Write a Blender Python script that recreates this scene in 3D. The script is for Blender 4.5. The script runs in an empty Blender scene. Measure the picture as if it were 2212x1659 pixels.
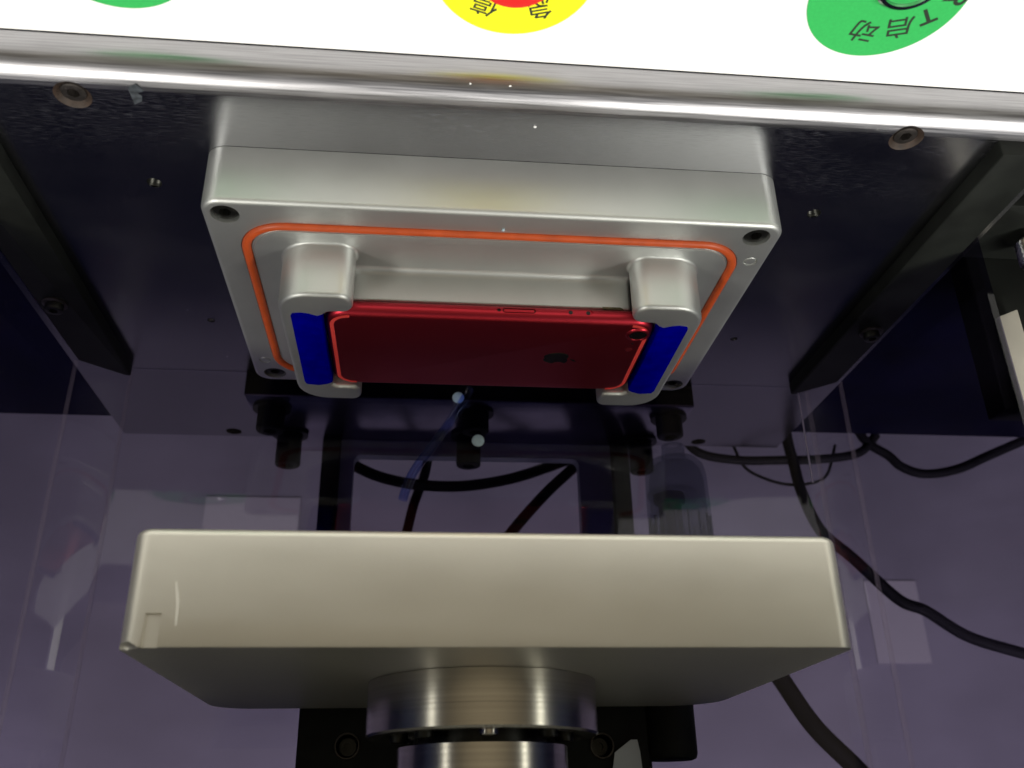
import bpy, bmesh, math, random
from mathutils import Vector, Matrix
random.seed(4)
C = bpy.context.scene
COL = C.collection
MM = 0.001
PI = math.pi

# ------------------------------------------------------------------ camera
F_PX, W_PX = 1994.96, 2212.0
yaw, pit, rol = -0.1093, math.radians(-25.477), -0.0190
fw = Vector((math.sin(yaw)*math.cos(pit), math.cos(yaw)*math.cos(pit), math.sin(pit)))
r0 = Vector((math.cos(yaw), -math.sin(yaw), 0)); u0 = r0.cross(fw)
r2 = r0*math.cos(rol) + u0*math.sin(rol); u2 = -r0*math.sin(rol) + u0*math.cos(rol)
cam = bpy.data.objects.new('camera', bpy.data.cameras.new('camera')); COL.objects.link(cam)
R = Matrix((-r2, -u2, -fw)).transposed().to_4x4()          # the photograph was taken upside down
cam.matrix_world = Matrix.Translation(Vector((29.04, -291.99, 236.38))*MM) @ R
cam.data.sensor_width = 36; cam.data.lens = F_PX/W_PX*36
cam.data.clip_start = 0.01; cam.data.clip_end = 50
cam.data.dof.use_dof = True; cam.data.dof.focus_distance = 0.40; cam.data.dof.aperture_fstop = 13
C.camera = cam

# ------------------------------------------------------------------ world and lamps
w = bpy.data.worlds.new('World'); C.world = w; w.use_nodes = True
w.node_tree.nodes['Background'].inputs[0].default_value = (0.014, 0.018, 0.040, 1)
w.node_tree.nodes['Background'].inputs[1].default_value = 1.0
def area(name, loc, target, sx, sy, power, col):
    l = bpy.data.lights.new(name, 'AREA'); l.shape = 'RECTANGLE'; l.size = sx; l.size_y = sy; l.energy = power; l.color = col
    o = bpy.data.objects.new(name, l); COL.objects.link(o); o.location = loc
    o.rotation_euler = (Vector(target)-Vector(loc)).to_track_quat('-Z', 'Y').to_euler()
    return o
area('ceiling_tube', (0.95, -0.62, 1.65), (0, -.1, 0), 0.16, 1.2, 33, (1.0, 0.97, 0.88))
area('ceiling_tube', (-0.95, -0.62, 1.65), (0, -.1, 0), 0.16, 1.2, 40, (1.0, 0.98, 0.90))
area('side_lamp', (1.35, -0.95, 0.1), (0, 0, .1), 0.13, 1.3, 1.6, (1.0, 0.98, 0.84))
area('side_lamp', (-1.35, -0.95, 0.1), (0, 0, .1), 0.16, 1.3, 2.2, (1.0, 1.0, 0.84))
area('rear_lamp', (0.5, 0.40, 1.5), (0.1, 0.5, 0.1), 1.6, 0.12, 0.7, (1.0, 0.95, 1.0))
C.view_settings.view_transform = 'Standard'; C.view_settings.look = 'None'
C.view_settings.exposure = 0; C.view_settings.gamma = 1
C.cycles.max_bounces = 10; C.cycles.transparent_max_bounces = 16

# ------------------------------------------------------------------ materials
def mat(name, col, rough=.5, metal=0., spec=.5, noise=None, bump=None, rvar=0., tint=None, aniso=0., coat=0.):
    """noise: (scale xyz, strength) brightness variation; bump: (scale xyz, distance mm)"""
    m = bpy.data.materials.new(name); m.use_nodes = True
    nt = m.node_tree; N = nt.nodes; L = nt.links
    b = N['Principled BSDF']
    b.inputs['Base Color'].default_value = (*col, 1); b.inputs['Roughness'].default_value = rough
    b.inputs['Metallic'].default_value = metal; b.inputs['Specular IOR Level'].default_value = spec
    b.inputs['Anisotropic'].default_value = aniso; b.inputs['Coat Weight'].default_value = coat
    tc = N.new('ShaderNodeTexCoord')
    def nz(scale, detail=4):
        mp = N.new('ShaderNodeMapping'); L.new(tc.outputs['Object'], mp.inputs[0]); mp.inputs['Scale'].default_value = scale
        n = N.new('ShaderNodeTexNoise'); n.inputs['Scale'].default_value = 1; n.inputs['Detail'].default_value = detail
        L.new(mp.outputs[0], n.inputs['Vector']); return n
    if noise:
        n = nz(noise[0]); mr = N.new('ShaderNodeMapRange'); L.new(n.outputs['Fac'], mr.inputs[0])
        mr.inputs[1].default_value = .3; mr.inputs[2].default_value = .7
        mr.inputs[3].default_value = 1-noise[1]; mr.inputs[4].default_value = 1+noise[1]
        mx = N.new('ShaderNodeMix'); mx.data_type = 'RGBA'; mx.blend_type = 'MULTIPLY'; mx.inputs[0].default_value = 1
        mx.inputs[6].default_value = (*col, 1); L.new(mr.outputs[0], mx.inputs[7]); L.new(mx.outputs[2], b.inputs['Base Color'])
        if rvar:
            m2 = N.new('ShaderNodeMapRange'); L.new(n.outputs['Fac'], m2.inputs[0])
            m2.inputs[1].default_value = .3; m2.inputs[2].default_value = .7
            m2.inputs[3].default_value = rough-rvar; m2.inputs[4].default_value = rough+rvar; L.new(m2.outputs[0], b.inputs['Roughness'])
    if bump:
        n = nz(bump[0], 3); bp = N.new('ShaderNodeBump'); bp.inputs['Strength'].default_value = 1
        bp.inputs['Distance'].default_value = bump[1]*MM; L.new(n.outputs['Fac'], bp.inputs['Height']); L.new(bp.outputs[0], b.inputs['Normal'])
    return m

def table_mat():
    m = mat('brushed_steel', (.34, .34, .355), .17, 1.0)
    nt = m.node_tree; N = nt.nodes; L = nt.links; b = N['Principled BSDF']
    tc = N.new('ShaderNodeTexCoord')
    def nz(scale, detail, rough=.5):
        mp = N.new('ShaderNodeMapping'); L.new(tc.outputs['Object'], mp.inputs[0]); mp.inputs['Scale'].default_value = scale
        n = N.new('ShaderNodeTexNoise'); n.inputs['Scale'].default_value = 1; n.inputs['Detail'].default_value = detail
        n.inputs['Roughness'].default_value = rough
        L.new(mp.outputs[0], n.inputs['Vector']); return n
    brush = nz((110, 2600, 900), 4, .7)
    blot = nz((14, 22, 10), 5, .6)
    r = N.new('ShaderNodeMapRange'); L.new(blot.outputs['Fac'], r.inputs[0])
    r.inputs[1].default_value = .3; r.inputs[2].default_value = .7; r.inputs[3].default_value = .19; r.inputs[4].default_value = .26
    L.new(r.outputs[0], b.inputs['Roughness'])
    # worn, scratched strip near the front edge: short pale streaks along x
    st = nz((170, 3000, 300), 3, .5); thr = N.new('ShaderNodeMapRange'); L.new(st.outputs['Fac'], thr.inputs[0])
    thr.inputs[1].default_value = .50; thr.inputs[2].default_value = .78
    wear = nz((9, 26, 5), 3); w2 = N.new('ShaderNodeMapRange'); L.new(wear.outputs['Fac'], w2.inputs[0])
    w2.inputs[1].default_value = .36; w2.inputs[2].default_value = .66
    sep = N.new('ShaderNodeSeparateXYZ'); L.new(tc.outputs['Object'], sep.inputs[0])
    fx_ = N.new('ShaderNodeMapRange'); L.new(sep.outputs['X'], fx_.inputs[0]); fx_.inputs[1].default_value = .17; fx_.inputs[2].default_value = -.12; fx_.inputs[3].default_value = .30
    fy_ = N.new('ShaderNodeMapRange'); L.new(sep.outputs['Y'], fy_.inputs[0]); fy_.inputs[1].default_value = .012; fy_.inputs[2].default_value = -.028
    fr = N.new('ShaderNodeMath'); fr.operation = 'MULTIPLY'; L.new(fx_.outputs[0], fr.inputs[0]); L.new(fy_.outputs[0], fr.inputs[1])
    a = N.new('ShaderNodeMath'); a.operation = 'MULTIPLY'; L.new(thr.outputs[0], a.inputs[0]); L.new(w2.outputs[0], a.inputs[1])
    a2 = N.new('ShaderNodeMath'); a2.operation = 'MULTIPLY'; L.new(a.outputs[0], a2.inputs[0]); L.new(fr.outputs[0], a2.inputs[1])
    # tiny dust specks
    vo = N.new('ShaderNodeTexVoronoi'); vo.inputs['Scale'].default_value = 95; L.new(tc.outputs['Object'], vo.inputs['Vector'])
    sp = N.new('ShaderNodeMath'); sp.operation = 'LESS_THAN'; L.new(vo.outputs['Distance'], sp.inputs[0]); sp.inputs[1].default_value = .035
    sc_ = nz((40, 40, 40), 1); sg = N.new('ShaderNodeMath'); sg.operation = 'GREATER_THAN'; L.new(sc_.outputs['Fac'], sg.inputs[0]); sg.inputs[1].default_value = .60
    s3 = N.new('ShaderNodeMath'); s3.operation = 'MULTIPLY'; L.new(sp.outputs[0], s3.inputs[0]); L.new(sg.outputs[0], s3.inputs[1])
    s4 = N.new('ShaderNodeMath'); s4.operation = 'MAXIMUM'; L.new(s3.outputs[0], s4.inputs[0]); L.new(a2.outputs[0], s4.inputs[1])
    df = N.new('ShaderNodeBsdfDiffuse'); df.inputs[0].default_value = (.17, .17, .20, 1)
    mx = N.new('ShaderNodeMixShader'); L.new(s4.outputs[0], mx.inputs[0]); L.new(b.outputs[0], mx.inputs[1]); L.new(df.outputs[0], mx.inputs[2])
    L.new(mx.outputs[0], N['Material Output'].inputs['Surface'])
    bp = N.new('ShaderNodeBump'); bp.inputs['Distance'].default_value = 0.010*MM; L.new(brush.outputs['Fac'], bp.inputs['Height']); L.new(bp.outputs[0], b.inputs['Normal'])
    return m

def acrylic():
    m = bpy.data.materials.new('violet_acrylic'); m.use_nodes = True
    nt = m.node_tree; N = nt.nodes; L = nt.links; N.remove(N['Principled BSDF'])
    t = N.new('ShaderNodeBsdfTransparent'); t.inputs[0].default_value = (.505, .475, .60, 1)
    g = N.new('ShaderNodeBsdfGlossy'); g.inputs['Roughness'].default_value = .03; g.inputs[0].default_value = (1, 1, 1, 1)
    f = N.new('ShaderNodeFresnel'); ge = N.new('ShaderNodeNewGeometry'); mr = N.new('ShaderNodeMapRange'); L.new(ge.outputs['Backfacing'], mr.inputs[0]); mr.inputs[3].default_value = 1.33; mr.inputs[4].default_value = 1/1.33; L.new(mr.outputs[0], f.inputs[0])
    mx = N.new('ShaderNodeMixShader'); L.new(f.outputs[0], mx.inputs[0]); L.new(t.outputs[0], mx.inputs[1]); L.new(g.outputs[0], mx.inputs[2])
    L.new(mx.outputs[0], N['Material Output'].inputs['Surface'])
    return m
def clear(name, col):
    m = acrylic(); m.name = name
    m.node_tree.nodes['Transparent BSDF'].inputs[0].default_value = (*col, 1)
    return m

M = {}
M['steel'] = table_mat()
M['edge'] = mat('brushed_edge_steel', (.37, .365, .385), .34, 1.0, noise=((35, 1500, 1500), .18), bump=((60, 1800, 1800), .012), rvar=.05)
M['alu'] = mat('bead_blasted_aluminium', (.60, .615, .60), .48, .92, noise=((45, 45, 45), .025), bump=((2200, 2200, 2200), .030), rvar=.015)
M['alu2'] = mat('worn_aluminium', (.76, .73, .65), .44, .82, noise=((26, 26, 60), .025), bump=((1600, 1600, 2600), .02), rvar=.02)
M['turned'] = mat('turned_steel', (.56, .53, .48), .21, 1.0, noise=((3, 3, 700), .12), bump=((4, 4, 2600), .004))
M['black'] = mat('black_anodised', (.007, .008, .007), .6, .0, .15, noise=((60, 60, 60), .4), bump=((900, 900, 900), .01))
M['blacksteel'] = mat('black_oxide_steel', (.03, .03, .028), .38, .8, noise=((200, 200, 200), .3))
M['dark'] = mat('dark_recess', (.006, .006, .006), .6)
M['casing'] = mat('dark_blue_casing', (.0028, .0028, .016), .6, 0., .08, noise=((30, 30, 30), .4))
M['web'] = mat('blue_grey_reflection', (.42, .47, .52), .4, .2, noise=((25, 25, 25), .2))
M['basep'] = mat('grey_base_plate', (.42, .40, .45), .25, .9, noise=((40, 40, 40), .2))
M['unseen_hous'] = mat('grey_unseen_housing', (.30, .30, .27), .55)
M['white'] = mat('white_powder_coat', (.86, .86, .85), .45, noise=((500, 500, 500), .01), bump=((800, 800, 800), .01))
M['wall'] = mat('pale_lilac_wall', (.36, .345, .375), .85, noise=((5, 5, 9), .22))
M['beige'] = mat('beige_wall', (.68, .58, .40), .85)
M['orange'] = mat('orange_silicone', (.50, .075, .014), .45, noise=((150, 150, 150), .12), bump=((700, 700, 700), .03))
M['blue'] = mat('blue_pad', (.0, .0, .24), .8, 0., .0, noise=((150, 150, 150), .18), bump=((300, 300, 300), .08))
M['red'] = mat('red_anodised_phone', (.50, .032, .05), .38, 1.0, bump=((3000, 3000, 3000), .004))
M['redband'] = mat('red_antenna_plastic', (.75, .06, .05), .45, 0.)
M['reddark'] = mat('dark_red_slot', (.16, .008, .012), .4, .5)
M['lens'] = mat('black_glass', (.008, .006, .006), .06, 0, .7)
M['logo'] = mat('dark_mirror', (.10, .085, .05), .25, 1.0)
M['green'] = mat('green_sticker', (.03, .40, .09), .5, noise=((900, 900, 900), .06), bump=((1500, 1500, 1500), .02))
M['yellow'] = mat('yellow_sticker', (.88, .86, .012), .5, noise=((900, 900, 900), .03), bump=((1500, 1500, 1500), .02))
M['ink'] = mat('black_ink', (.02, .03, .02), .5)
M['redbtn'] = mat('red_button', (.70, .02, .02), .35)
M['chrome'] = mat('chrome_ring', (.62, .62, .62), .15, 1.0)
M['screw'] = mat('dark_screw', (.05, .05, .045), .35, .9, noise=((400, 400, 400), .3))
M['rust'] = mat('rusty_countersink', (.030, .017, .011), .65, .1, noise=((350, 350, 350), .5), bump=((700, 700, 700), .1))
M['oldsteel'] = mat('old_screw_steel', (.07, .062, .058), .4, .8, noise=((400, 400, 400), .35))
M['cable'] = mat('black_cable', (.010, .010, .010), .7, 0., .2, noise=((200, 200, 200), .3))
M['acrylic'] = acrylic()
M['bend_glint'] = mat('acrylic_bend_highlight', (.55, .50, .62), .35)  # bright highlight on an acrylic bend, put into the colour
def pale_haze():
    m = bpy.data.materials.new('acrylic_bend_haze'); m.use_nodes = True; N = m.node_tree.nodes; L = m.node_tree.links; N.remove(N['Principled BSDF'])
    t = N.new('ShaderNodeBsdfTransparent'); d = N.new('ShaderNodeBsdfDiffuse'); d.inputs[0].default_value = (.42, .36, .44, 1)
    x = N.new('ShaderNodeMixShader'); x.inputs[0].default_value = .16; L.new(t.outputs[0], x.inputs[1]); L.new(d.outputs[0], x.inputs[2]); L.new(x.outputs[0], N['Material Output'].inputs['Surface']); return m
M['pale_haze'] = pale_haze()
M['bowl'] = pale_haze(); M['bowl'].name = 'cloudy_polycarbonate'; M['bowl'].node_tree.nodes['Diffuse BSDF'].inputs[0].default_value = (.55, .58, .58, 1); M['bowl'].node_tree.nodes['Transparent BSDF'].inputs[0].default_value = (.82, .84, .88, 1)
M['bluetube'] = clear('clear_blue_strip', (.55, .62, .92))
M['pale'] = mat('pale_blue', (.55, .72, .80), .5, noise=((500, 500, 500), .1))
M['reflection'] = mat('grey_reflection', (.62, .60, .58), .8)
M['cream'] = mat('cream_plastic', (.58, .55, .47), .5, noise=((60, 60, 60), .05))
M['scratch'] = mat('bright_scratch', (.9, .87, .78), .6, 0.0)
M['grime'] = mat('brown_grime', (.09, .075, .035), .8, noise=((900, 900, 900), .5))
M['tape'] = mat('clear_tape_scrap', (.05, .056, .064), .3, noise=((600, 600, 600), .5))

# ------------------------------------------------------------------ helpers (all lengths in mm)
def link(name, me, m, parent=None, smooth=True):
    o = bpy.data.objects.new(name, me); COL.objects.link(o); o.parent = parent
    if m is not None and not me.materials: me.materials.append(m)
    if smooth:
        for p in me.polygons: p.use_smooth = True
        try: me.set_sharp_from_angle(angle=math.radians(38))
        except Exception: pass
    return o
def tomesh(name, bm, m, parent=None, smooth=True):
    bmesh.ops.recalc_face_normals(bm, faces=bm.faces)
    me = bpy.data.meshes.new(name); bm.to_mesh(me); bm.free()
    return link(name, me, m, parent, smooth)
def thing(name, label, cat, group=None):
    o = bpy.data.objects.new(name, None); COL.objects.link(o); o.empty_display_size = .01
    tag(o, label, cat, group); return o
def tag(o, label, cat, group=None):
    o['label'] = label; o['category'] = cat
    if group: o['group'] = group
    return o
def rrect(x0, x1, y0, y1, r, n=10):
    r = min(r, (x1-x0)/2-1e-3, (y1-y0)/2-1e-3); P = []
    for cx, cy, a in ((x1-r, y1-r, 0), (x0+r, y1-r, 90), (x0+r, y0+r, 180), (x1-r, y0+r, 270)):
        for k in range(n+1):
            t = math.radians(a+90*k/n); P.append((cx+r*math.cos(t), cy+r*math.sin(t)))
    return P
def circle(cx, cy, r, n=40): return [(cx+r*math.cos(2*PI*k/n), cy+r*math.sin(2*PI*k/n)) for k in range(n)]
def roundpoly(pts, n=8):
    """pts: (x, y, radius), ccw"""
    out = []; N_ = len(pts)
    for i, (x, y, r) in enumerate(pts):
        p = Vector((x, y)); a = Vector(pts[i-1][:2])-p; b = Vector(pts[(i+1) % N_][:2])-p
        if r <= 0: out.append((x, y)); continue
        ang = a.angle(b); d = r/math.tan(ang/2); d = min(d, a.length*.499, b.length*.499); r = d*math.tan(ang/2)
        a.normalize(); b.normalize(); c = p+(a+b).normalized()*(r/math.sin(ang/2))
        s = p+a*d-c; e = p+b*d-c; sg = math.atan2(s.x*e.y-s.y*e.x, s.dot(e))
        for k in range(n+1):
            t = sg*k/n; out.append((c.x+s.x*math.cos(t)-s.y*math.sin(t), c.y+s.x*math.sin(t)+s.y*math.cos(t)))
    return out
def inset(P, d):
    n = len(P); out = []
    for i in range(n):
        a = Vector(P[i-1]); p = Vector(P[i]); b = Vector(P[(i+1) % n])
        u = (p-a); v = (b-p)
        if u.length < 1e-6: u = v
        if v.length < 1e-6: v = u
        u = u.normalized(); v = v.normalized()
        nn = Vector((-u.y, u.x))+Vector((-v.y, v.x)); nn.normalize()
        k = max(.5, nn.dot(Vector((-u.y, u.x))))
        out.append((p.x+nn.x*d/k, p.y+nn.y*d/k))
    return out
def loft_bm(loops, cap0=True, cap1=True, bm=None):
    """loops: list of (points, z)"""
    bm = bm or bmesh.new(); prev = None; first = None
    for P, z in loops:
        vs = [bm.verts.new((x*MM, y*MM, z*MM)) for x, y in P]
        if prev:
            n = len(vs)
            for i in range(n): bm.faces.new((prev[i], prev[(i+1) % n], vs[(i+1) % n], vs[i]))
        else: first = vs
        prev = vs
    if cap0: bm.faces.new(list(reversed(first)))
    if cap1: bm.faces.new(prev)
    return bm
def fillet_loops(P, z0, z1, r, n=5, r0=0):
    L = []
    if r0: L += [(inset(P, r0), z0), (P, z0+r0)]
    else: L += [(P, z0)]
    for k in range(n+1):
        t = PI/2*k/n; L.append((inset(P, r*(1-math.cos(t))) if k else P, z1-r+r*math.sin(t)))
    return L
def solid(name, P, z0, z1, r, m, parent=None, n=5, r0=0):
    return tomesh(name, loft_bm(fillet_loops(P, z0, z1, r, n, r0)), m, parent)
def box(name, x0, x1, y0, y1, z0, z1, m, parent=None, bev=.6, bm=None):
    new = bm is None; bm = bm or bmesh.new()
    r = bmesh.ops.create_cube(bm, size=1)
    for v in r['verts']:
        v.co = Vector(((x0+x1)/2+v.co.x*(x1-x0), (y0+y1)/2+v.co.y*(y1-y0), (z0+z1)/2+v.co.z*(z1-z0)))*MM
    if bev:
        es = list({e for v in r['verts'] for e in v.link_edges})
        bmesh.ops.bevel(bm, geom=es, offset=bev*MM, segments=2, affect='EDGES', profile=.5)
    return tomesh(name, bm, m, parent) if new else bm
def lathe(name, prof, loc, m, parent=None, axis='Z', n=64, rot=0.):
    """prof: (radius, height) bottom to top"""
    bm = bmesh.new(); rings = []
    for r, h in prof:
        if r < 1e-6: rings.append([bm.verts.new((0, 0, h*MM))]); continue
        rings.append([bm.verts.new((r*MM*math.cos(2*PI*k/n+rot), r*MM*math.sin(2*PI*k/n+rot), h*MM)) for k in range(n)])
    for a, b in zip(rings, rings[1:]):
        for k in range(n):
            j = (k+1) % n
            if len(a) == 1 and len(b) == 1: continue
            if len(a) == 1: bm.faces.new((a[0], b[j], b[k]))
            elif len(b) == 1: bm.faces.new((a[k], a[j], b[0]))
            else: bm.faces.new((a[k], a[j], b[j], b[k]))
    if axis == 'Y': bmesh.ops.rotate(bm, verts=bm.verts, matrix=Matrix.Rotation(PI/2, 3, 'X'))      # heights run towards -y
    bmesh.ops.translate(bm, verts=bm.verts, vec=Vector(loc)*MM)
    return tomesh(name, bm, m, parent)
def tube(name, pts, r, m, parent=None, n=12, closed=False, sub=6):
    P = [Vector(p) for p in pts]; Q = []
    N_ = len(P)
    rng = range(N_ if closed else N_-1)
    for i in rng:                                         # Catmull-Rom
        p0 = P[i-1] if (closed or i) else P[0]; p1 = P[i]; p2 = P[(i+1) % N_]; p3 = P[(i+2) % N_] if (closed or i+2 < N_) else P[-1]
        for k in range(sub):
            t = k/sub
            Q.append(.5*((2*p1)+(-p0+p2)*t+(2*p0-5*p1+4*p2-p3)*t*t+(-p0+3*p1-3*p2+p3)*t**3))
    if not closed: Q.append(P[-1])
    bm = bmesh.new(); rings = []; up = Vector((0.13, .21, 1)).normalized()
    for i, q in enumerate(Q):
        a = Q[i-1] if (i or closed) else Q[0]; b = Q[(i+1) % len(Q)] if (closed or i+1 < len(Q)) else Q[-1]
        t = (b-a).normalized(); s = t.cross(up)
        if s.length < 1e-3: s = t.cross(Vector((1, 0, 0)))
        s.normalize(); v = s.cross(t); up = v
        rings.append([bm.verts.new((q+s*r*math.cos(2*PI*k/n)+v*r*math.sin(2*PI*k/n))*MM) for k in range(n)])
    prs = list(zip(rings, rings[1:]))+([(rings[-1], rings[0])] if closed else [])
    for a, b in prs:
        for k in range(n): bm.faces.new((a[k], a[(k+1) % n], b[(k+1) % n], b[k]))
    if not closed: bm.faces.new(rings[0][::-1]); bm.faces.new(rings[-1])
    return tomesh(name, bm, m, parent)
def cut(o, cutters):
    for c in cutters:
        md = o.modifiers.new('b', 'BOOLEAN'); md.object = c; md.operation = 'DIFFERENCE'; md.solver = 'EXACT'
    bpy.context.view_layer.update()
    me = bpy.data.meshes.new_from_object(o.evaluated_get(bpy.context.evaluated_depsgraph_get()))
    o.modifiers.clear(); o.data = me
    for c in cutters: bpy.data.objects.remove(c)
    for p in me.polygons: p.use_smooth = True
    try: me.set_sharp_from_angle(angle=math.radians(38))
    except Exception: pass
def cyl(cx, cy, r, z0, z1, n=40, m=None): return tomesh('cutter', loft_bm([(circle(cx, cy, r, n), z0), (circle(cx, cy, r, n), z1)]), m)
def hexa(cx, cy, r, rot=0.): return [(cx+r*math.cos(PI/3*k+rot), cy+r*math.sin(PI/3*k+rot)) for k in range(6)]
def socket_head(name, cx, cy, z0, z1, R_, m, parent, hexr=None, rot=.2):
    """cap screw head with a real hexagonal socket"""
    hexr = hexr or R_*.45
    n = 36; bm = bmesh.new()
    H = []
    for k in range(n):                                    # hexagon sampled with n points
        t = 2*PI*k/n; d = hexr*math.cos(PI/6)/math.cos(((t-rot) % (PI/3))-PI/6); H.append((cx+d*math.cos(t), cy+d*math.sin(t)))
    c = lambda r: circle(cx, cy, r, n)
    loft_bm([(c(R_), z0), (c(R_), z1-R_*.14), (c(R_*.95), z1-R_*.04), (c(R_*.86), z1), (H, z1), (H, z1-R_*.7)], bm=bm)
    return tomesh(name, bm, m, parent)

# ================================================================== SETTING
room = bmesh.new(); box('', -1500, 1500, 500, 520, -400, 204, None, bev=0, bm=room)
o = tomesh('rear_wall', room, M['wall'], smooth=False); o['kind'] = 'structure'; o['label'] = 'pale lilac wall behind the violet guard'
fl_ = bmesh.new(); box('', -2600, 2600, -2400, 500, -420, -400, None, bev=0, bm=fl_)
o = tomesh('floor', fl_, M['casing'], smooth=False); o['kind'] = 'structure'
fw_ = bmesh.new(); box('', -2600, 2600, -2420, -2400, -400, 2600, None, bev=0, bm=fw_)
o = tomesh('front_wall', fw_, M['beige'], smooth=False); o['kind'] = 'structure'
# machine body the table is bolted on
body = thing('machine_casing', 'dark blue machine body under the steel table, seen at both sides', 'casing')
box('side_deck', 222.5, 560, -37, 300, -260, -15, M['casing'], body, bev=1)
box('side_deck', -560, -222.5, -37, 300, -260, -15, M['casing'], body, bev=1)
box('core', -222, 222, -36, 290, -260, -15.5, M['casing'], body, bev=0)

# ================================================================== TABLE
table = thing('work_table', 'brushed steel table plate with rounded front edge under the fixture', 'table')
TX = 222; FR = 10.0
prof = [(-40, -15)] + [(-40+FR*(1-math.cos(PI/2*k/8)), -FR+FR*math.sin(PI/2*k/8)) for k in range(9)]
bm = bmesh.new()
for (x, flip) in ((-TX, 0), (TX, 1)): pass
vl = [bm.verts.new((-TX*MM, y*MM, z*MM)) for y, z in prof+[(293, 0), (293, -15)]]
vr = [bm.verts.new((TX*MM, y*MM, z*MM)) for y, z in prof+[(293, 0), (293, -15)]]
n = len(vl)
for i in range(n): bm.faces.new((vl[i], vl[(i+1) % n], vr[(i+1) % n], vr[i]))
bm.faces.new(vl[::-1]); bm.faces.new(vr)
plate = tomesh('plate', bm, M['steel'], table)
cutters = []
for x, y in ((154.8, -26), (-154.9, -28)):
    cutters.append(tomesh('cutter', loft_bm([(circle(x, y, 3.6), -14), (circle(x, y, 3.6), -3), (circle(x, y, 6.4), .05), (circle(x, y, 6.4), 2)]), None))
for x, y in ((138.3, 22.5), (-138.3, 22), (137, 135.5), (-140, 136.5)): cutters.append(cyl(x, y, 3.0 if y < 60 else 2.0, -12, 2))
for x, y in ((150.3, 285), (-163, 285)): cutters.append(cyl(x, y, 5.0, -12, 2))
cut(plate, cutters)
plate.data.materials.clear(); plate.data.materials.append(M['steel']); plate.data.materials.append(M['edge'])
for p in plate.data.polygons:
    c = p.center/MM
    p.material_index = 1 if (c.y < -30.2) else 0
for x, y in ((154.8, -26), (-154.9, -28)):
    s = lathe('countersink_ring', [(3.7, -2.9), (6.3, -.02), (6.5, .06), (6.0, -.35), (4.4, -2.0), (3.7, -2.9)], (x, y, .08), M['rust'], table, n=40); s['label'] = 'rusty ring round the countersunk screw'
    sc = socket_head('countersunk_screw', x, y, -6, -.9, 4.5, M['oldsteel'], table, 2.3, rot=.4)
for x, y in ((138.3, 22.5), (-138.3, 22), (137, 135.5), (-140, 136.5)):
    r = 2.95 if y < 60 else 1.95
    pr = []
    for k in range(9): pr += [(r, -9+k*.9), (r-.45, -8.55+k*.9)]
    lathe('threaded_hole', [(0.01, -9.5)]+pr+[(r, -.7)], (x, y, 0), M['screw'], table, n=28)
# scrap of tape and specks lying on the steel
tp = tomesh('tape_scrap', loft_bm([([(130.0, -32), (131.5, -33.5), (134.6, -31.5), (134.3, -23.0), (131.2, -25.0), (130.6, -27.4), (131.8, -29.0), (129.2, -30.2)], .05), ([(130.0, -32), (131.5, -33.5), (134.6, -31.5), (134.3, -23.0), (131.2, -25.0), (130.6, -27.4), (131.8, -29.0), (129.2, -30.2)], .12)]), M['tape'], None)
tag(tp, 'small torn scrap of clear tape stuck on the steel near the left screw', 'tape scrap')
for i, (x, y, s, lab) in enumerate(((-10.9, -23.4, .7, 'white crumb on the steel in front of the fixture'), (14.3, -38.9, .5, 'tiny white crumb on the rounded steel edge, left one of two'), (-0.1, -38.9, .5, 'tiny white crumb on the rounded steel edge, right one of two'), (-1.5, 7.6, .8, 'pale crumb beside the orange gasket'))):
    bm = bmesh.new(); bmesh.ops.create_icosphere(bm, subdivisions=1, radius=s*MM)
    zz = 25.6+.5 if i == 3 else (0.4 if i == 0 else -4.2)
    for v in bm.verts: v.co = Vector((v.co.x*random.uniform(.6, 1.2), v.co.y*random.uniform(.6, 1.1), v.co.z*.6))+Vector((x, y, zz))*MM
    tag(tomesh('crumb', bm, M['pale'] if i == 3 else M['white'], None), lab, 'crumb')

# ================================================================== CONTROL PANEL
panel = thing('control_panel', 'white control panel with round stickers along the front of the table', 'control panel')
pp = rrect(-560, 560, -330, -40.3, 2)
psurf = solid('panel_plate', pp, -19, -15, .5, M['white'], panel, n=2)
def glyph(ch, x, y, size, ang, parent, bold=False):
    cu = bpy.data.curves.new('character', 'FONT'); cu.body = ch; cu.size = size*MM; cu.align_x = 'CENTER'; cu.align_y = 'CENTER'; cu.extrude = .04*MM
    cu.offset = (.16 if bold else .05)*MM
    t = bpy.data.objects.new('character', cu); COL.objects.link(t); bpy.context.view_layer.update()
    me = bpy.data.meshes.new_from_object(t.evaluated_get(bpy.context.evaluated_depsgraph_get())); bpy.data.objects.remove(t)
    me.transform(Matrix.Translation(Vector((x, y, -14.62))*MM) @ Matrix.Rotation(ang, 4, 'Z'))
    me.materials.clear()
    return link('character', me, M['ink'], parent, smooth=False)
def sticker(cx, cy, R_, m, chars, lab, r_text=19.5):
    s = solid('sticker', circle(cx, cy, R_, 96), -14.99, -14.7, .05, m, panel, n=1); s['label'] = lab
    for ch, a, sz, b in chars:
        t = math.radians(a); glyph(ch, cx+r_text*math.cos(t), cy+r_text*math.sin(t), sz, t-PI/2, s, b)
    return s
def sticker2(cx, cy, R_, m, chars, lab):
    s = solid('sticker', circle(cx, cy, R_, 96), -14.99, -14.7, .05, m, panel, n=1); s['label'] = lab
    for ch, x, y, sz, ang, b in chars: glyph(ch, x, y, sz, math.radians(ang), s, b)
sticker2(-125.6, -81.0, 27.4, M['green'], (('R', -148.6, -81.5, 10, 62, 1), ('T', -142.4, -73.6, 10, 38, 1), ('启', -135.0, -68.2, 10.2, 16, 0), ('动', -123.6, -65.6, 10.2, -8, 0)), 'green start sticker with black characters')
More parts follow.
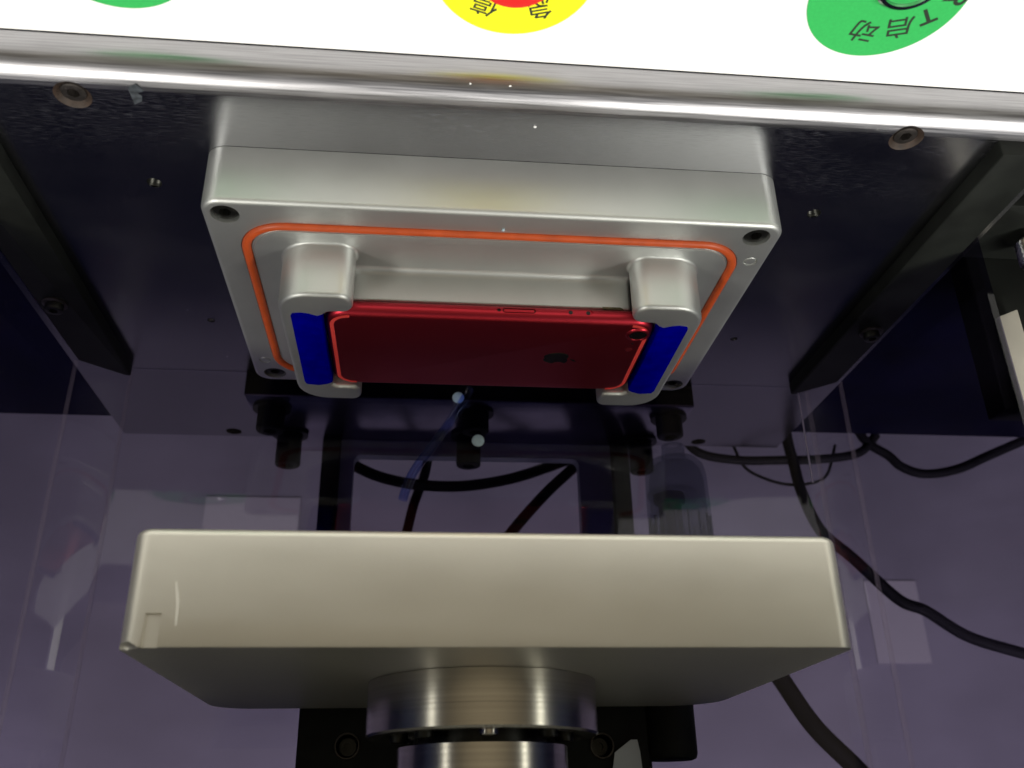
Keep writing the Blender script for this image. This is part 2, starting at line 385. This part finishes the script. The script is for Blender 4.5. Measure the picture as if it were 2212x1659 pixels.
sticker2(131.0, -80.6, 27.2, M['green'], (), 'green sticker, only its rim in view')
sticker2(2.1, -80.7, 27.6, M['yellow'], (('急', -7.2, -65.6, 9.6, 17, 0), ('停', 10.6, -65.8, 9.6, -17, 0)), 'yellow emergency sticker with two black characters')
for cx, cy in ((-129, -88.5), (131, -88.5)):
    lathe('button_ring', [(11.5, -14.7), (11.5, -12.2), (10.6, -11.4), (9.2, -11.4), (9.0, -12.4)], (cx, cy, 0), M['chrome'], panel, n=72)
    lathe('button_cap', [(8.9, -14.7), (8.9, -12.4), (8.1, -11.9), (0, -11.8)], (cx, cy, 0), M['green'], panel, n=64)
pr = [(9.5, -14.7), (9.5, -8), (12.6, -6), (14, -4), (14, -.5), (13, 1.2), (9, 2.4), (0, 2.8)]
btn = lathe('emergency_button', pr, (3.2, -92.0, 0), M['redbtn'], panel, n=96)
for v in btn.data.vertices:                                   # knurled rim
    d = Vector((v.co.x-3.2*MM, v.co.y+92.0*MM)); 
    if 13.5*MM < d.length < 14.5*MM:
        k = int(round(math.atan2(d.y, d.x)/(2*PI)*96)); f = 1+(.025 if k % 2 else -.025)
        v.co.x = 3.2*MM+d.x*f; v.co.y = -92.0*MM+d.y*f

# ================================================================== LOWER FIXTURE
fx = thing('test_fixture', 'silver aluminium holding fixture with orange gasket on the steel table', 'fixture')
X0, X1, Y0, Y1, H = -113.6, 113.6, -2.6, 151.5, 25.6
base = solid('base_plate', rrect(X0, X1, Y0, Y1, 8, 10), 0.15, H, 2.2, M['alu'], fx, n=6)
SCR = ((104.8, 5.8), (-103.4, 5.6), (103.4, 142.6), (-105.0, 143))
DOW = ((-106.7, 22.8), (106.4, 128.2))
gx, gy0, gy1, gr = 100.0, 11.8, 139.5, 17
cs = [cyl(x, y, 5.5, H-7, H+3) for x, y in SCR]
cs += [cyl(x, y, 2.9, H-.7, H+3) for x, y in DOW]
gro = bmesh.new()
def ringcut(o_, i_, z0, z1):
    b = bmesh.new(); n = len(o_)
    V = [[b.verts.new((p[0]*MM, p[1]*MM, z*MM)) for p in L_] for L_, z in ((o_, z0), (o_, z1), (i_, z1), (i_, z0))]
    for a in range(4):
        A = V[a]; B = V[(a+1) % 4]
        for k in range(n): b.faces.new((A[k], A[(k+1) % n], B[(k+1) % n], B[k]))
    return tomesh('cutter', b, None)
go = rrect(-gx-2.1, gx+2.1, gy0-2.1, gy1+2.1, gr+2.1, 14); gi = rrect(-gx+2.1, gx-2.1, gy0+2.1, gy1-2.1, gr-2.1, 14)
cs.append(ringcut(go, gi, H-1.8, H+2))
cut(base, cs)
# gasket: a cord lying proud of its groove
pts = [(x, y, H-.15) for x, y in rrect(-gx, gx, gy0, gy1, gr, 16)]
tube('gasket', pts, 1.85, M['orange'], fx, n=14, closed=True, sub=1)
for x, y in SCR: socket_head('cap_screw', x, y, H-7, H-.9, 5.0, M['screw'], fx, 2.5, rot=random.random())
for x, y in DOW: solid('dowel_pin', circle(x, y, 2.7, 28), H-.7, H-.1, .8, M['alu'], fx, n=3)
# low island inside the gasket
isl = solid('island', rrect(-gx+3.0, gx-3.0, gy0+3.0, gy1-3.0, gr-3, 14), H-.2, H+.7, .35, M['alu'], fx, n=2)
IZ = H+.7
# centre platform under the phone with a concave foot
cp = rrect(-58.6, 58.6, 38.9, 102, 1.5, 4)
L_ = [(inset(cp, -3.2*(1-math.sin(PI/2*k/6))), IZ-.1+3.2*(1-math.cos(PI/2*k/6))) for k in range(7)]
L_ += fillet_loops(cp, IZ+3.4, 41.6, 1.2, 4)
tomesh('platform', loft_bm(L_), M['alu'], fx)
def end_block(s):
    # C-shaped block hugging one end of the phone, s = +1 or -1
    P = [(56.6, 21.6, 6.5), (86.4, 21.6, 13), (86.2, 118.3, 14), (57.0, 118.3, 5.0), (57.0, 104.8, 4.8), (67.9, 104.6, 4.0), (70.0, 103.0, 1.0),
         (70.0, 39, 3.0), (66.6, 35.0, 3.0), (56.6, 34.8, 5.0)]
    if s < 0: P = [(-x, y, r) for x, y, r in P][::-1]
    P = roundpoly(P, 6)
    loops = [(inset(P, -1.5*(1-math.sin(PI/2*k/5))), IZ-.1+1.5*(1-math.cos(PI/2*k/5))) for k in range(6)]+fillet_loops(P, IZ+1.6, 50.4, 1.9, 6)
    return tomesh('end_block', loft_bm(loops), M['alu'], fx)
for s in (1, -1):
    e = end_block(s); e['label'] = 'C-shaped block holding the %s end of the phone' % ('bottom' if s > 0 else 'camera')
    # wall shoulder filling under the phone corner
    pd = [(69.4, 36.8), (71.2, 37.8), (74.5, 36.0), (77.5, 35.4), (81.0, 36.0), (81.8, 38), (82.2, 99), (81.4, 101.6), (76, 102.6), (72, 101), (69.6, 99.0), (69.2, 97), (69.6, 70)]
    if s < 0: pd = [(-x, y) for x, y in pd][::-1]
    pd = roundpoly([(x, y, .8) for x, y in pd], 3)
    solid('blue_pad', pd, 46, 50.75, .25, M['blue'], fx, n=2)
# small brown residue at the right platform corner
tomesh('grime_spot', loft_bm([([(-46, 38.2), (-53.5, 38.2), (-55.5, 39.5), (-54, 41), (-48, 40.6)][::-1], 41.0), ([(-46, 38.6), (-53.5, 38.4), (-55.5, 39.6), (-54, 41), (-48, 40.6)][::-1], 42.0)]), M['grime'], fx)

# ================================================================== PHONE
ph = thing('phone', 'red phone housing lying face down between the silver blocks', 'phone')
PX0, PX1, PY0, PY1, PZ0, PZ1 = -69.15, 69.15, 36.4, 103.5, 42.15, 49.3
P = rrect(PX0, PX1, PY0, PY1, 9.5, 12)
loops = []
rr = (PZ1-PZ0)/2
for k in range(13):
    t = -PI/2+PI*k/12
    loops.append((inset(P, 3.3*(1-math.cos(t))), (PZ0+PZ1)/2+rr*math.sin(t)))
pbody = tomesh('back_cover', loft_bm(loops), M['red'], ph)
slots = []
def ycut(cx, cz, wx, hz, dep):
    P_ = rrect(cx-wx/2, cx+wx/2, cz-hz/2, cz+hz/2, hz/2-.01, 6)
    b = bmesh.new(); A = [b.verts.new((x*MM, (PY0-2)*MM, z*MM)) for x, z in P_]; B = [b.verts.new((x*MM, (PY0+dep)*MM, z*MM)) for x, z in P_]
    n = len(A)
    for i in range(n): b.faces.new((A[i], A[(i+1) % n], B[(i+1) % n], B[i]))
    b.faces.new(A[::-1]); b.faces.new(B); return tomesh('cutter', b, None)
slots += [ycut(-2.2, 45.3, 1.6, 1.6, 2.0), ycut(-10.6, 45.3, 13.8, 2.3, 1.0), ycut(-36.0, 45.0, 10.8, 3.0, 1.0)]
slots += [cyl(-62.3, 46.2, 3.6, 48.6, 52)]
cut(pbody, slots)
def yplate(name, cx, cz, wx, hz, y, m):
    P_ = rrect(cx-wx/2, cx+wx/2, cz-hz/2, cz+hz/2, hz/2-.01, 6)
    b = bmesh.new(); A = [b.verts.new((x*MM, y*MM, z*MM)) for x, z in P_]; B = [b.verts.new((x*MM, (y+1)*MM, z*MM)) for x, z in P_]
    n = len(A)
    for i in range(n): b.faces.new((A[i], A[(i+1) % n], B[(i+1) % n], B[i]))
    b.faces.new(A[::-1]); b.faces.new(B); return tomesh(name, b, m, ph)
yplate('slot_rim', -10.6, 45.3, 13.7, 2.2, PY0+.8, M['reddark'])
yplate('card_slot', -10.6, 45.3, 12.6, 1.2, PY0+.3, M['red'])
yplate('button_recess', -36, 45.0, 10.2, 2.5, PY0+.8, M['red'])
for x in (-32.2, -39.6): yplate('button_hole', x, 44.9, 1.8, 1.8, PY0+.7, M['dark'])
yplate('pin_hole', -2.2, 45.3, 1.2, 1.2, PY0+.6, M['dark'])
# antenna bands round both ends, set a hair proud
def band(s):
    full = rrect(PX0+3.0, PX1-3.0, PY0+3.0, PY1-3.0, 7.2, 12)
    sel = [p for p in full if s*p[0] > 58.5]
    sel.sort(key=lambda p: math.atan2(p[1]-70, s*(p[0])-40*1.0))
    sel = [(s*58.2, PY0+2.2)] + [(s*58.2, PY0+3.0)][:0] + [(s*58.6, PY0+3.0)] + sel + [(s*58.6, PY1-3.0), (s*58.2, PY1-2.2)]
    sel = sel[1:-1]
    b = bmesh.new(); top = []
    for i, p in enumerate(sel):
        a = Vector(sel[max(i-1, 0)]); c = Vector(sel[min(i+1, len(sel)-1)]); t = (c-a).normalized(); nn = Vector((-t.y, t.x))
        p = Vector(p); top.append([b.verts.new(((p+nn*d).x*MM, (p+nn*d).y*MM, (PZ1+z)*MM)) for d, z in ((-.85, -.35), (-.8, .045), (.8, .045), (.85, -.35))])
    for u, v in zip(top, top[1:]):
        for k in range(3): b.faces.new((u[k], u[k+1], v[k+1], v[k]))
        b.faces.new((u[3], u[0], v[0], v[3]))
    b.faces.new(top[0][::-1]); b.faces.new(top[-1])
    return tomesh('antenna_band', b, M['redband'], ph)
band(1); band(-1)
ring = lathe('camera_ring', [(5.3, 49.2), (5.0, 49.75), (4.3, 50.1), (3.9, 50.1), (3.7, 49.7)], (-62.3, 46.2, 0), M['red'], ph, n=48)
lathe('camera_lens', [(3.75, 49.5), (3.7, 49.75), (0, 49.75)], (-62.3, 46.2, 0), M['lens'], ph, n=48)
lathe('microphone_hole', [(.55, 49.25), (.5, 49.36), (0, 49.36)], (-61.8, 54.6, 0), M['dark'], ph, n=20)
lathe('flash', [(1.7, 49.25), (1.6, 49.42), (0, 49.45)], (-61.4, 60.2, 0), M['reddark'], ph, n=30)
# fruit emblem with a bite and a leaf: (along phone axis up, sideways right)
ol = [(4.35, 0.0), (4.75, 1.0), (4.95, 2.2), (4.55, 3.7), (3.6, 4.75), (2.4, 3.75), (0.9, 3.35), (-.6, 3.9), (-1.75, 5.05), (-3.3, 4.5), (-4.9, 3.5), (-6.0, 2.3), (-6.15, 1.3), (-5.75, 0.3), (-5.75, -.3), (-6.2, -1.4), (-5.9, -2.5), (-4.5, -3.9), (-2.4, -4.95), (0.2, -5.4), (2.4, -5.1), (4.2, -4.0), (4.95, -2.4), (4.8, -1.0)]
lx, ly = -31.2, 70.6
emb = roundpoly([(lx-a, ly+b_, .6) for a, b_ in ol][::1], 3)
def area_(P): return sum(P[i-1][0]*P[i][1]-P[i][0]*P[i-1][1] for i in range(len(P)))
if area_(emb) < 0: emb = emb[::-1]
solid('emblem', emb, 49.2, 49.345, .03, M['logo'], ph, n=1)
leaf = []
for k in range(9): t = k/8; leaf.append((5.6+3.4*t, .1+2.6*t+ .9*math.sin(PI*t)))
for k in range(1, 8): t = 1-k/8; leaf.append((5.6+3.4*t, .1+2.6*t-.9*math.sin(PI*t)))
leaf = [(lx-a, ly+b_) for a, b_ in leaf]
if area_(leaf) < 0: leaf = leaf[::-1]
solid('emblem_leaf', leaf, 49.2, 49.345, .02, M['logo'], ph, n=1)

# ================================================================== UPPER MOULD ON ITS RAM
ram = thing('press_ram', 'silver upper mould plate hanging on a turned steel ram above the phone', 'press ram')
ux, uy0, uy1, uz0, uz1 = 2.4, -3.9, 155, 151.0, 187.6
UP = roundpoly([(ux-113.9, uy0, 6), (ux+113.9, uy0, 6), (ux+113.9, uy1, 16), (ux-113.9, uy1, 24)], 10)
loops = fillet_loops(UP, uz0, uz1, .35, 2)
loops = [(inset(UP, 2.6*(1-math.sin(PI/2*k/5))), uz0+2.6*(1-math.cos(PI/2*k/5))) for k in range(5)]+[(UP, uz0+2.6)]+loops[1:]
up = tomesh('mould_plate', loft_bm(loops), M['alu2'], ram)
nb = bmesh.new(); box('', 104.2, 108.8, uy0-5, uy0+.6, 177.6, 190, None, bev=0, bm=nb); nc = tomesh('cutter', nb, None)
chip = bmesh.new(); bmesh.ops.create_icosphere(chip, subdivisions=2, radius=4.2*MM)
for v in chip.verts: v.co = Vector((v.co.x*1.5, v.co.y, v.co.z*.62))+Vector((ux+113.5, uy0+.6, uz1+.7))*MM+Vector((random.uniform(-.3, .3), 0, random.uniform(-.3, .3)))*MM
chc = tomesh('cutter', chip, None)
cut(up, [nc, chc])
sb = bmesh.new()
pa = [(101.6, 168.2), (101.0, 168.0), (99.4, 174), (99.4, 181.2), (99.9, 181.4), (100.3, 175)]
for yy in (uy0-.05, uy0+.3): pass
A = [sb.verts.new((x*MM, (uy0-.06)*MM, z*MM)) for x, z in pa]; B = [sb.verts.new((x*MM, (uy0+.3)*MM, z*MM)) for x, z in pa]
for i in range(6): sb.faces.new((A[i], A[(i+1) % 6], B[(i+1) % 6], B[i]))
sb.faces.new(A); sb.faces.new(B[::-1])
tomesh('scratch', sb, M['scratch'], ram)
FXc, FYc = ux, 75.5
lathe('flange', [(41.5, 187.6), (43.2, 187.8), (43.2, 199.0), (43.3, 199.1), (43.3, 206.4), (42.6, 207.2), (36.5, 207.2), (35.8, 205.4), (24, 205.4)], (FXc, FYc, 0), M['turned'], ram, n=128)
lathe('neck', [(24, 204.0), (24, 210.6), (31.2, 210.6)], (FXc, FYc, 0), M['blacksteel'], ram, n=96)
lathe('shaft', [(29, 210.6), (31.6, 210.8), (31.6, 301), (0, 301)], (FXc, FYc, 0), M['turned'], ram, n=128)
for k in range(8):
    a = 2*PI*k/8-PI/2; x = FXc+30*math.cos(a)*1.03; y = FYc+30*math.sin(a)*1.03
    socket_head('flange_bolt', x, y, 205.4, 208.8, 3.4, M['turned' if k == 0 else 'blacksteel'], ram, 1.7)

# ================================================================== PRESS HEAD
head = thing('ram_support_block', 'black press head block behind the turned steel ram', 'press head')
hp = rrect(-83, 80.5, 165, 188, 1.2, 4)
hb = solid('front_plate', hp, 174, 300.5, .8, M['black'], head, n=2)
def yc(cx, cz, r, y0, y1):
    b = bmesh.new(); A = [b.verts.new((x*MM, y0*MM, z*MM)) for x, z in circle(cx, cz, r)]; B = [b.verts.new((x*MM, y1*MM, z*MM)) for x, z in circle(cx, cz, r)]
    n = len(A)
    for i in range(n): b.faces.new((A[i], A[(i+1) % n], B[(i+1) % n], B[i]))
    b.faces.new(A[::-1]); b.faces.new(B); return tomesh('cutter', b, None)
cut(hb, [yc(57.8, 203, 5.2, 158, 180), yc(-60.2, 204, 5.2, 158, 180)])
for x, z in ((57.8, 203), (-60.2, 204)):
    lathe('hole_rim', [(5.1, 0), (5.1, 1.0), (5.5, 1.0), (5.9, .1)], (x, 165.0, z), M['oldsteel'], head, axis='Y', n=40)
    lathe('bolt', [(3.9, -12), (3.9, -6), (2, -6), (2, -8), (0, -8)], (x, 165.0, z), M['blacksteel'], head, axis='Y', n=24)
wp = tomesh('reflection_wedge', loft_bm([([(-63, 163.6), (-63, 164.9), (-79, 164.9), (-79, 163.6)][::-1], 222), ([(-66, 163.6), (-66, 164.9), (-78, 164.9), (-78, 163.6)][::-1], 207), ([(-74, 163.6), (-74, 164.9), (-77, 164.9), (-77, 163.6)][::-1], 201.5)]), M['web'], head)  # pale wedge painting a reflection on the black block
box('unseen_housing', -230, 230, -95, 250, 300, 420, M['unseen_hous'], head, bev=3)  # unseen housing box, shaped to block lamp light and reflect in the mould
kn = thing('regulator_knob', 'black cylindrical knob right of the press head', 'knob')
lathe('knob', [(12, 176), (13.2, 177), (13.2, 207.5), (12.4, 209.6), (10.5, 210.4), (0, 210.4)], (-94.3, 172, 0), M['black'], kn, n=48)
lathe('knob_stem', [(5, 150), (5, 176)], (-94.3, 172, 0), M['blacksteel'], kn, n=24)

# ================================================================== C-FRAME BEHIND THE GUARD
cf = thing('press_column', 'black press frame bolted to the table behind the violet guard', 'press frame')
bp_ = roundpoly([(-134, 197.5, 1), (129, 197.5, 1), (129, 225, 30), (108, 283, 6), (-112, 283, 6), (-134, 225, 30)], 8)
solid('base_plate', bp_, .1, 13.6, .8, M['basep'], cf, n=2)
fp = bmesh.new(); box('', -133.5, 128.5, 196.6, 197.45, .3, 12.6, None, bev=0, bm=fp); tomesh('front_edge', fp, M['black'], cf)
for x0, x1 in ((78, 89), (-106, -95)):
    box('post', x0, x1, 255, 282, 13.7, 330, M['black'], cf, bev=.8)
wb = bmesh.new(); box('', -94.9, 77.9, 261, 269, 13.7, 330, None, bev=0, bm=wb)
web = tomesh('web_plate', wb, M['web'], cf)
ap = rrect(-74, 69.5, 24, 260, 5, 6)
b = bmesh.new(); A = [b.verts.new((x*MM, 250*MM, z*MM)) for x, z in ap]; B = [b.verts.new((x*MM, 280*MM, z*MM)) for x, z in ap]
for i in range(len(A)): b.faces.new((A[i], A[(i+1) % len(A)], B[(i+1) % len(A)], B[i]))
b.faces.new(A[::-1]); b.faces.new(B)
cut(web, [tomesh('cutter', b, None)])
for i, (x, y, z1) in enumerate(((115, 213, 29), (-4, 213, 27), (-122, 213, 27), (109, 252, 35.5), (-2, 248, 35), (-113, 252, 35.5))):
    lathe('washer', [(11, 13.7), (11, 15.5), (8, 15.5)], (x, y, 0), M['blacksteel'], cf, n=32)
    socket_head('frame_bolt', x, y, 15.5, z1, 8.0 if i < 3 else 7.6, M['screw' if i == 2 else 'black'], cf, 4)
# ================================================================== GUARD: violet acrylic bent round the back and both sides
def guard():
    out = [(-216, 32), (-216, 171), (-213.5, 175.5), (-197, 191), (-192.5, 193), (188, 193), (192.5, 191.3), (213, 176), (216, 171), (216, 32)]
    th = 3.0; b = bmesh.new()
    inner = out; outer = []
    for i, p in enumerate(out):
        a = Vector(out[max(i-1, 0)]); c = Vector(out[min(i+1, len(out)-1)]); u = (Vector(p)-a); v = (c-Vector(p))
        u = u.normalized() if u.length > 0 else v.normalized(); v = v.normalized() if v.length > 0 else u
        n1 = Vector((-u.y, u.x)); n2 = Vector((-v.y, v.x)); nn = (n1+n2).normalized(); d = th/nn.dot(n1)
        outer.append((p[0]+nn.x*d, p[1]+nn.y*d))
    def q(P_, z): return [b.verts.new((x*MM, y*MM, z*MM)) for x, y in P_]
    a0, a1, b0, b1 = q(inner, .4), q(inner, 322), q(outer, .4), q(outer, 322)
    n = len(out)
    for i in range(n-1):
        b.faces.new((a0[i], a0[i+1], a1[i+1], a1[i])); b.faces.new((b0[i], b1[i], b1[i+1], b0[i+1]))
        b.faces.new((a0[i], b0[i], b0[i+1], a0[i+1])); b.faces.new((a1[i], a1[i+1], b1[i+1], b1[i]))
    b.faces.new((a0[0], a1[0], b1[0], b0[0])); b.faces.new((a0[-1], b0[-1], b1[-1], a1[-1]))
    return tomesh('acrylic_guard', b, M['acrylic'])
tag(guard(), 'violet tinted acrylic guard bent round the back of the press', 'guard')

gs = [o for o in COL.objects if o.name == 'acrylic_guard'][0]
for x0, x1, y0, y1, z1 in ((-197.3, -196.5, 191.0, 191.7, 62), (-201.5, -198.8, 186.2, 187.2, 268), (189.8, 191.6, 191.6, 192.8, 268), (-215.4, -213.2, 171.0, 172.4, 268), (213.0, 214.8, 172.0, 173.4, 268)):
    box('bend_highlight', x0, x1, y0, y1, 7.2 if abs(x0) > 205 else .5, z1, M['bend_glint' if z1 < 100 else 'pale_haze'], gs, bev=0)  # pale strips painting the highlights along the acrylic bends
for x, z, r in ((7.3, 14.4, 3.4), (-4.1, 40.7, 3.6)):
    lathe('hole_light_disc', [(0, -1.2), (r*.8, -1.2), (r, 0), (r*.95, .8), (r*.7, 1.3), (0, 1.4)], (x, 191.5, z), M['pale'], gs, axis='Y', n=28)  # pale discs painting the light seen through two holes
# side rails holding the guard
for s, lab in ((1, 'black clamping rail along the left edge of the table'), (-1, 'black clamping rail along the right edge of the table')):
    r_ = thing('clamp_rail', lab, 'rail', 'black rails clamping the guard')
    P_ = [(190, -30), (212.8, -30), (212.8, 172.5), (192.5, 190), (190, 190)]
    if s < 0: P_ = [(-x-(1.5 if x < 200 else 0), y) for x, y in P_][::-1]
    solid('bar', roundpoly([(x, y, .6) for x, y in P_], 3), .1, 7.0, .7, M['black'], r_, n=2)
    for y in (111, ):
        lathe('washer', [(5.8, 7.0), (5.8, 7.9), (5.3, 8.2), (4, 8.2)], (s*204.5, y, 0), M['oldsteel'], r_, n=36)
        socket_head('cap_screw', s*204.5, y, 7.8, 11.5, 4.2, M['blacksteel'], r_, 2.1)

# ================================================================== AIR FILTER BOWL
af = thing('air_filter', 'clear air filter bowl hanging behind the guard on the right', 'air filter')
bx, by = -128.5, 232
lathe('bowl', [(0, 33), (9, 33.2), (14, 35), (17.2, 39), (18.6, 45), (19, 60), (19.4, 150)], (bx, by, 0), M['bowl'], af, n=48)
lathe('bowl_inner_wall', [(0, 36), (8, 36.2), (12.5, 38), (15.2, 42), (16.4, 48), (17, 60), (17.4, 150)], (bx, by, 0), M['bowl'], af, n=48)
lathe('drain_nipple', [(3.5, 24.5), (7, 25), (7.4, 33), (6, 33.5)], (bx, by, 0), M['bowl'], af, n=32)
lathe('filter_element', [(3, 56), (9.5, 57), (9.5, 62), (7, 63), (7, 120)], (bx+5, by+1, 0), M['web'], af, n=32)
lathe('baffle', [(0, 52), (14, 55), (15.5, 57), (15.5, 58.5)], (bx+3, by, 0), M['bowl'], af, n=36)
for k in range(16):
    a = 2*PI*k/16; x, y = bx+18.1*math.cos(a), by+18.1*math.sin(a)
    box('rib', x-.6, x+.6, y-.6, y+.6, 72, 150, M['web'], af, bev=0)
lathe('filter_head', [(19.6, 150), (19.6, 156), (0, 156)], (bx, by, 0), M['black'], af, n=40)

# ================================================================== CABLES behind the guard
def cable(pts, r, y, lab, name='cable', m=None):
    P_ = [(x, y+(d[0] if d else 0), z) for (x, z, *d) in pts]
    return tag(tube(name, P_, r, m or M['cable'], None, n=12), lab, 'cable')
cable([(80, 10), (72, 16.5), (54.7, 24.4), (29.8, 29.5), (-1.3, 30), (-32.8, 24.4), (-58.5, 15.6), (-74, 9.5), (-79, 10), (-77, 15.5), (-57.9, 33.9), (-33.7, 61.7), (-10, 95)], 3.7, 300, 'black cable hanging in an arc across the window of the press frame')
cable([(45, 110), (35.1, 59.4), (31, 40.3), (23.9, 17.2), (21.3, -10)], 3.3, 306, 'black cable running down across the arc-shaped cable')
cable([(-158, -16), (-170, -1), (-197.7, 4.1), (-231.7, 3.4), (-259.4, 2.1), (-290, -3.5), (-306, -18)], 3.2, 308, 'short black cable lying level behind the right guard corner')
cable([(-286, -50), (-295, -16), (-312.2, -1.9), (-320.9, 6.8), (-337.3, 11.8), (-362.9, 7.7), (-390.7, -3.7), (-430, -20)], 3.4, 308, 'black cable sagging over the dark deck at the right edge')
cable([(-236, -50), (-236.5, -12), (-238.3, 5), (-241.3, 29.1), (-250.3, 55.8), (-270, 75.1), (-297.2, 103.3), (-315.1, 111), (-340.6, 127.7), (-374.4, 138.2), (-420, 150)], 3.9, 306, 'black cable slanting away to the right edge beside the upper mould')
cable([(-190, 130), (-205.5, 156.8), (-222.4, 184.7), (-245.1, 208.8), (-262, 228)], 5.8, 300, 'thick black cable emerging from behind the upper mould plate')
cable([(-197, -8), (-203, 8), (-215, 16), (-232, 21), (-250, 20), (-264, 13), (-274, -10)], 1.1, 310, 'thin dark wire hanging just above the level black cable', 'wire')
STRIP = [(0.5, 187, 11.0), (15, 187, 36.5), (29.9, 187.5, 58.7), (34.7, 188, 69.6), (36.9, 188, 77.4)]
tie = tube('clear_strip', STRIP, 2.6, M['bluetube'], None, n=10)
tag(tie, 'thin clear blue plastic strip slanting up the guard behind the phone', 'plastic strip')

# ================================================================== THINGS OUTSIDE THE RIGHT GUARD
rod = thing('toggle_rod', 'steel rod with knurled collar outside the right side of the guard', 'rod')
rx, ry = -251, 40
lathe('rod_body', [(2.6, -27), (3.4, -26), (3.4, 3)], (rx, ry, 0), M['turned'], rod, n=32)
lathe('rod_tip', [(0, -32), (1.6, -31.5), (1.9, -27.5), (2.6, -27)], (rx, ry, 0), M['chrome'], rod, n=24)
bm = bmesh.new(); nn = 44; nr = 12; rg = []
for j in range(nr+1):
    z = -4+14*j/nr
    rg.append([bm.verts.new(((rx+(7+(.35 if (k+j) % 2 else -.25)-(1 if j in (0, nr) else 0))*math.cos(2*PI*k/nn))*MM, (ry+(7+(.35 if (k+j) % 2 else -.25)-(1 if j in (0, nr) else 0))*math.sin(2*PI*k/nn))*MM, z*MM)) for k in range(nn)])
for a, b_ in zip(rg, rg[1:]):
    for k in range(nn):
        bm.faces.new((a[k], a[(k+1) % nn], b_[(k+1) % nn])); bm.faces.new((a[k], b_[(k+1) % nn], b_[k]))
bm.faces.new(rg[0][::-1]); bm.faces.new(rg[-1])
tomesh('knurled_collar', bm, M['chrome'], rod, smooth=False)
tube('hook_wire', [(rx+17, ry+3, -34), (rx+11, ry+2, -31.6), (rx+5, ry+1, -31.4), (rx+1, ry, -32.3)], .7, M['chrome'], rod, n=8)
st = bmesh.new(); box('', -248, -237.5, 57, 60, 27, 130, None, bev=.5, bm=st)
for v in st.verts:
    if v.co.z < .035 and v.co.x < -.243: v.co.z -= .004
tag(tomesh('cream_strip', st, M['cream']), 'upright cream plastic strip at the right edge of the photo', 'strip')

up_ = thing('upright_post', 'black upright post behind the knurled rod at the right edge', 'post')
solid('post_body', rrect(-330, -232, 62, 76, 1.5, 4), -14.9, 72, .8, M['black'], up_, n=2)
solid('post_foot', rrect(-330, -226, 20, 61.8, 1.5, 4), -14.9, -8, .8, M['black'], up_, n=2)
# pale sheets added on the rear wall to paint reflections in the guard
for i, (x0, x1, z0, z1, lab) in enumerate(((131, 212, -26, 47.6, 'grey reflection patch added on the rear wall, just left of the press column'), (-422, -373, 43.6, 115.7, 'pale reflection patch added on the rear wall, behind the slanting cable at right'))):
    tag(box('reflection_patch', x0, x1, 499.2, 499.8, z0, z1, M['reflection'], bev=0), lab, 'reflection patch')
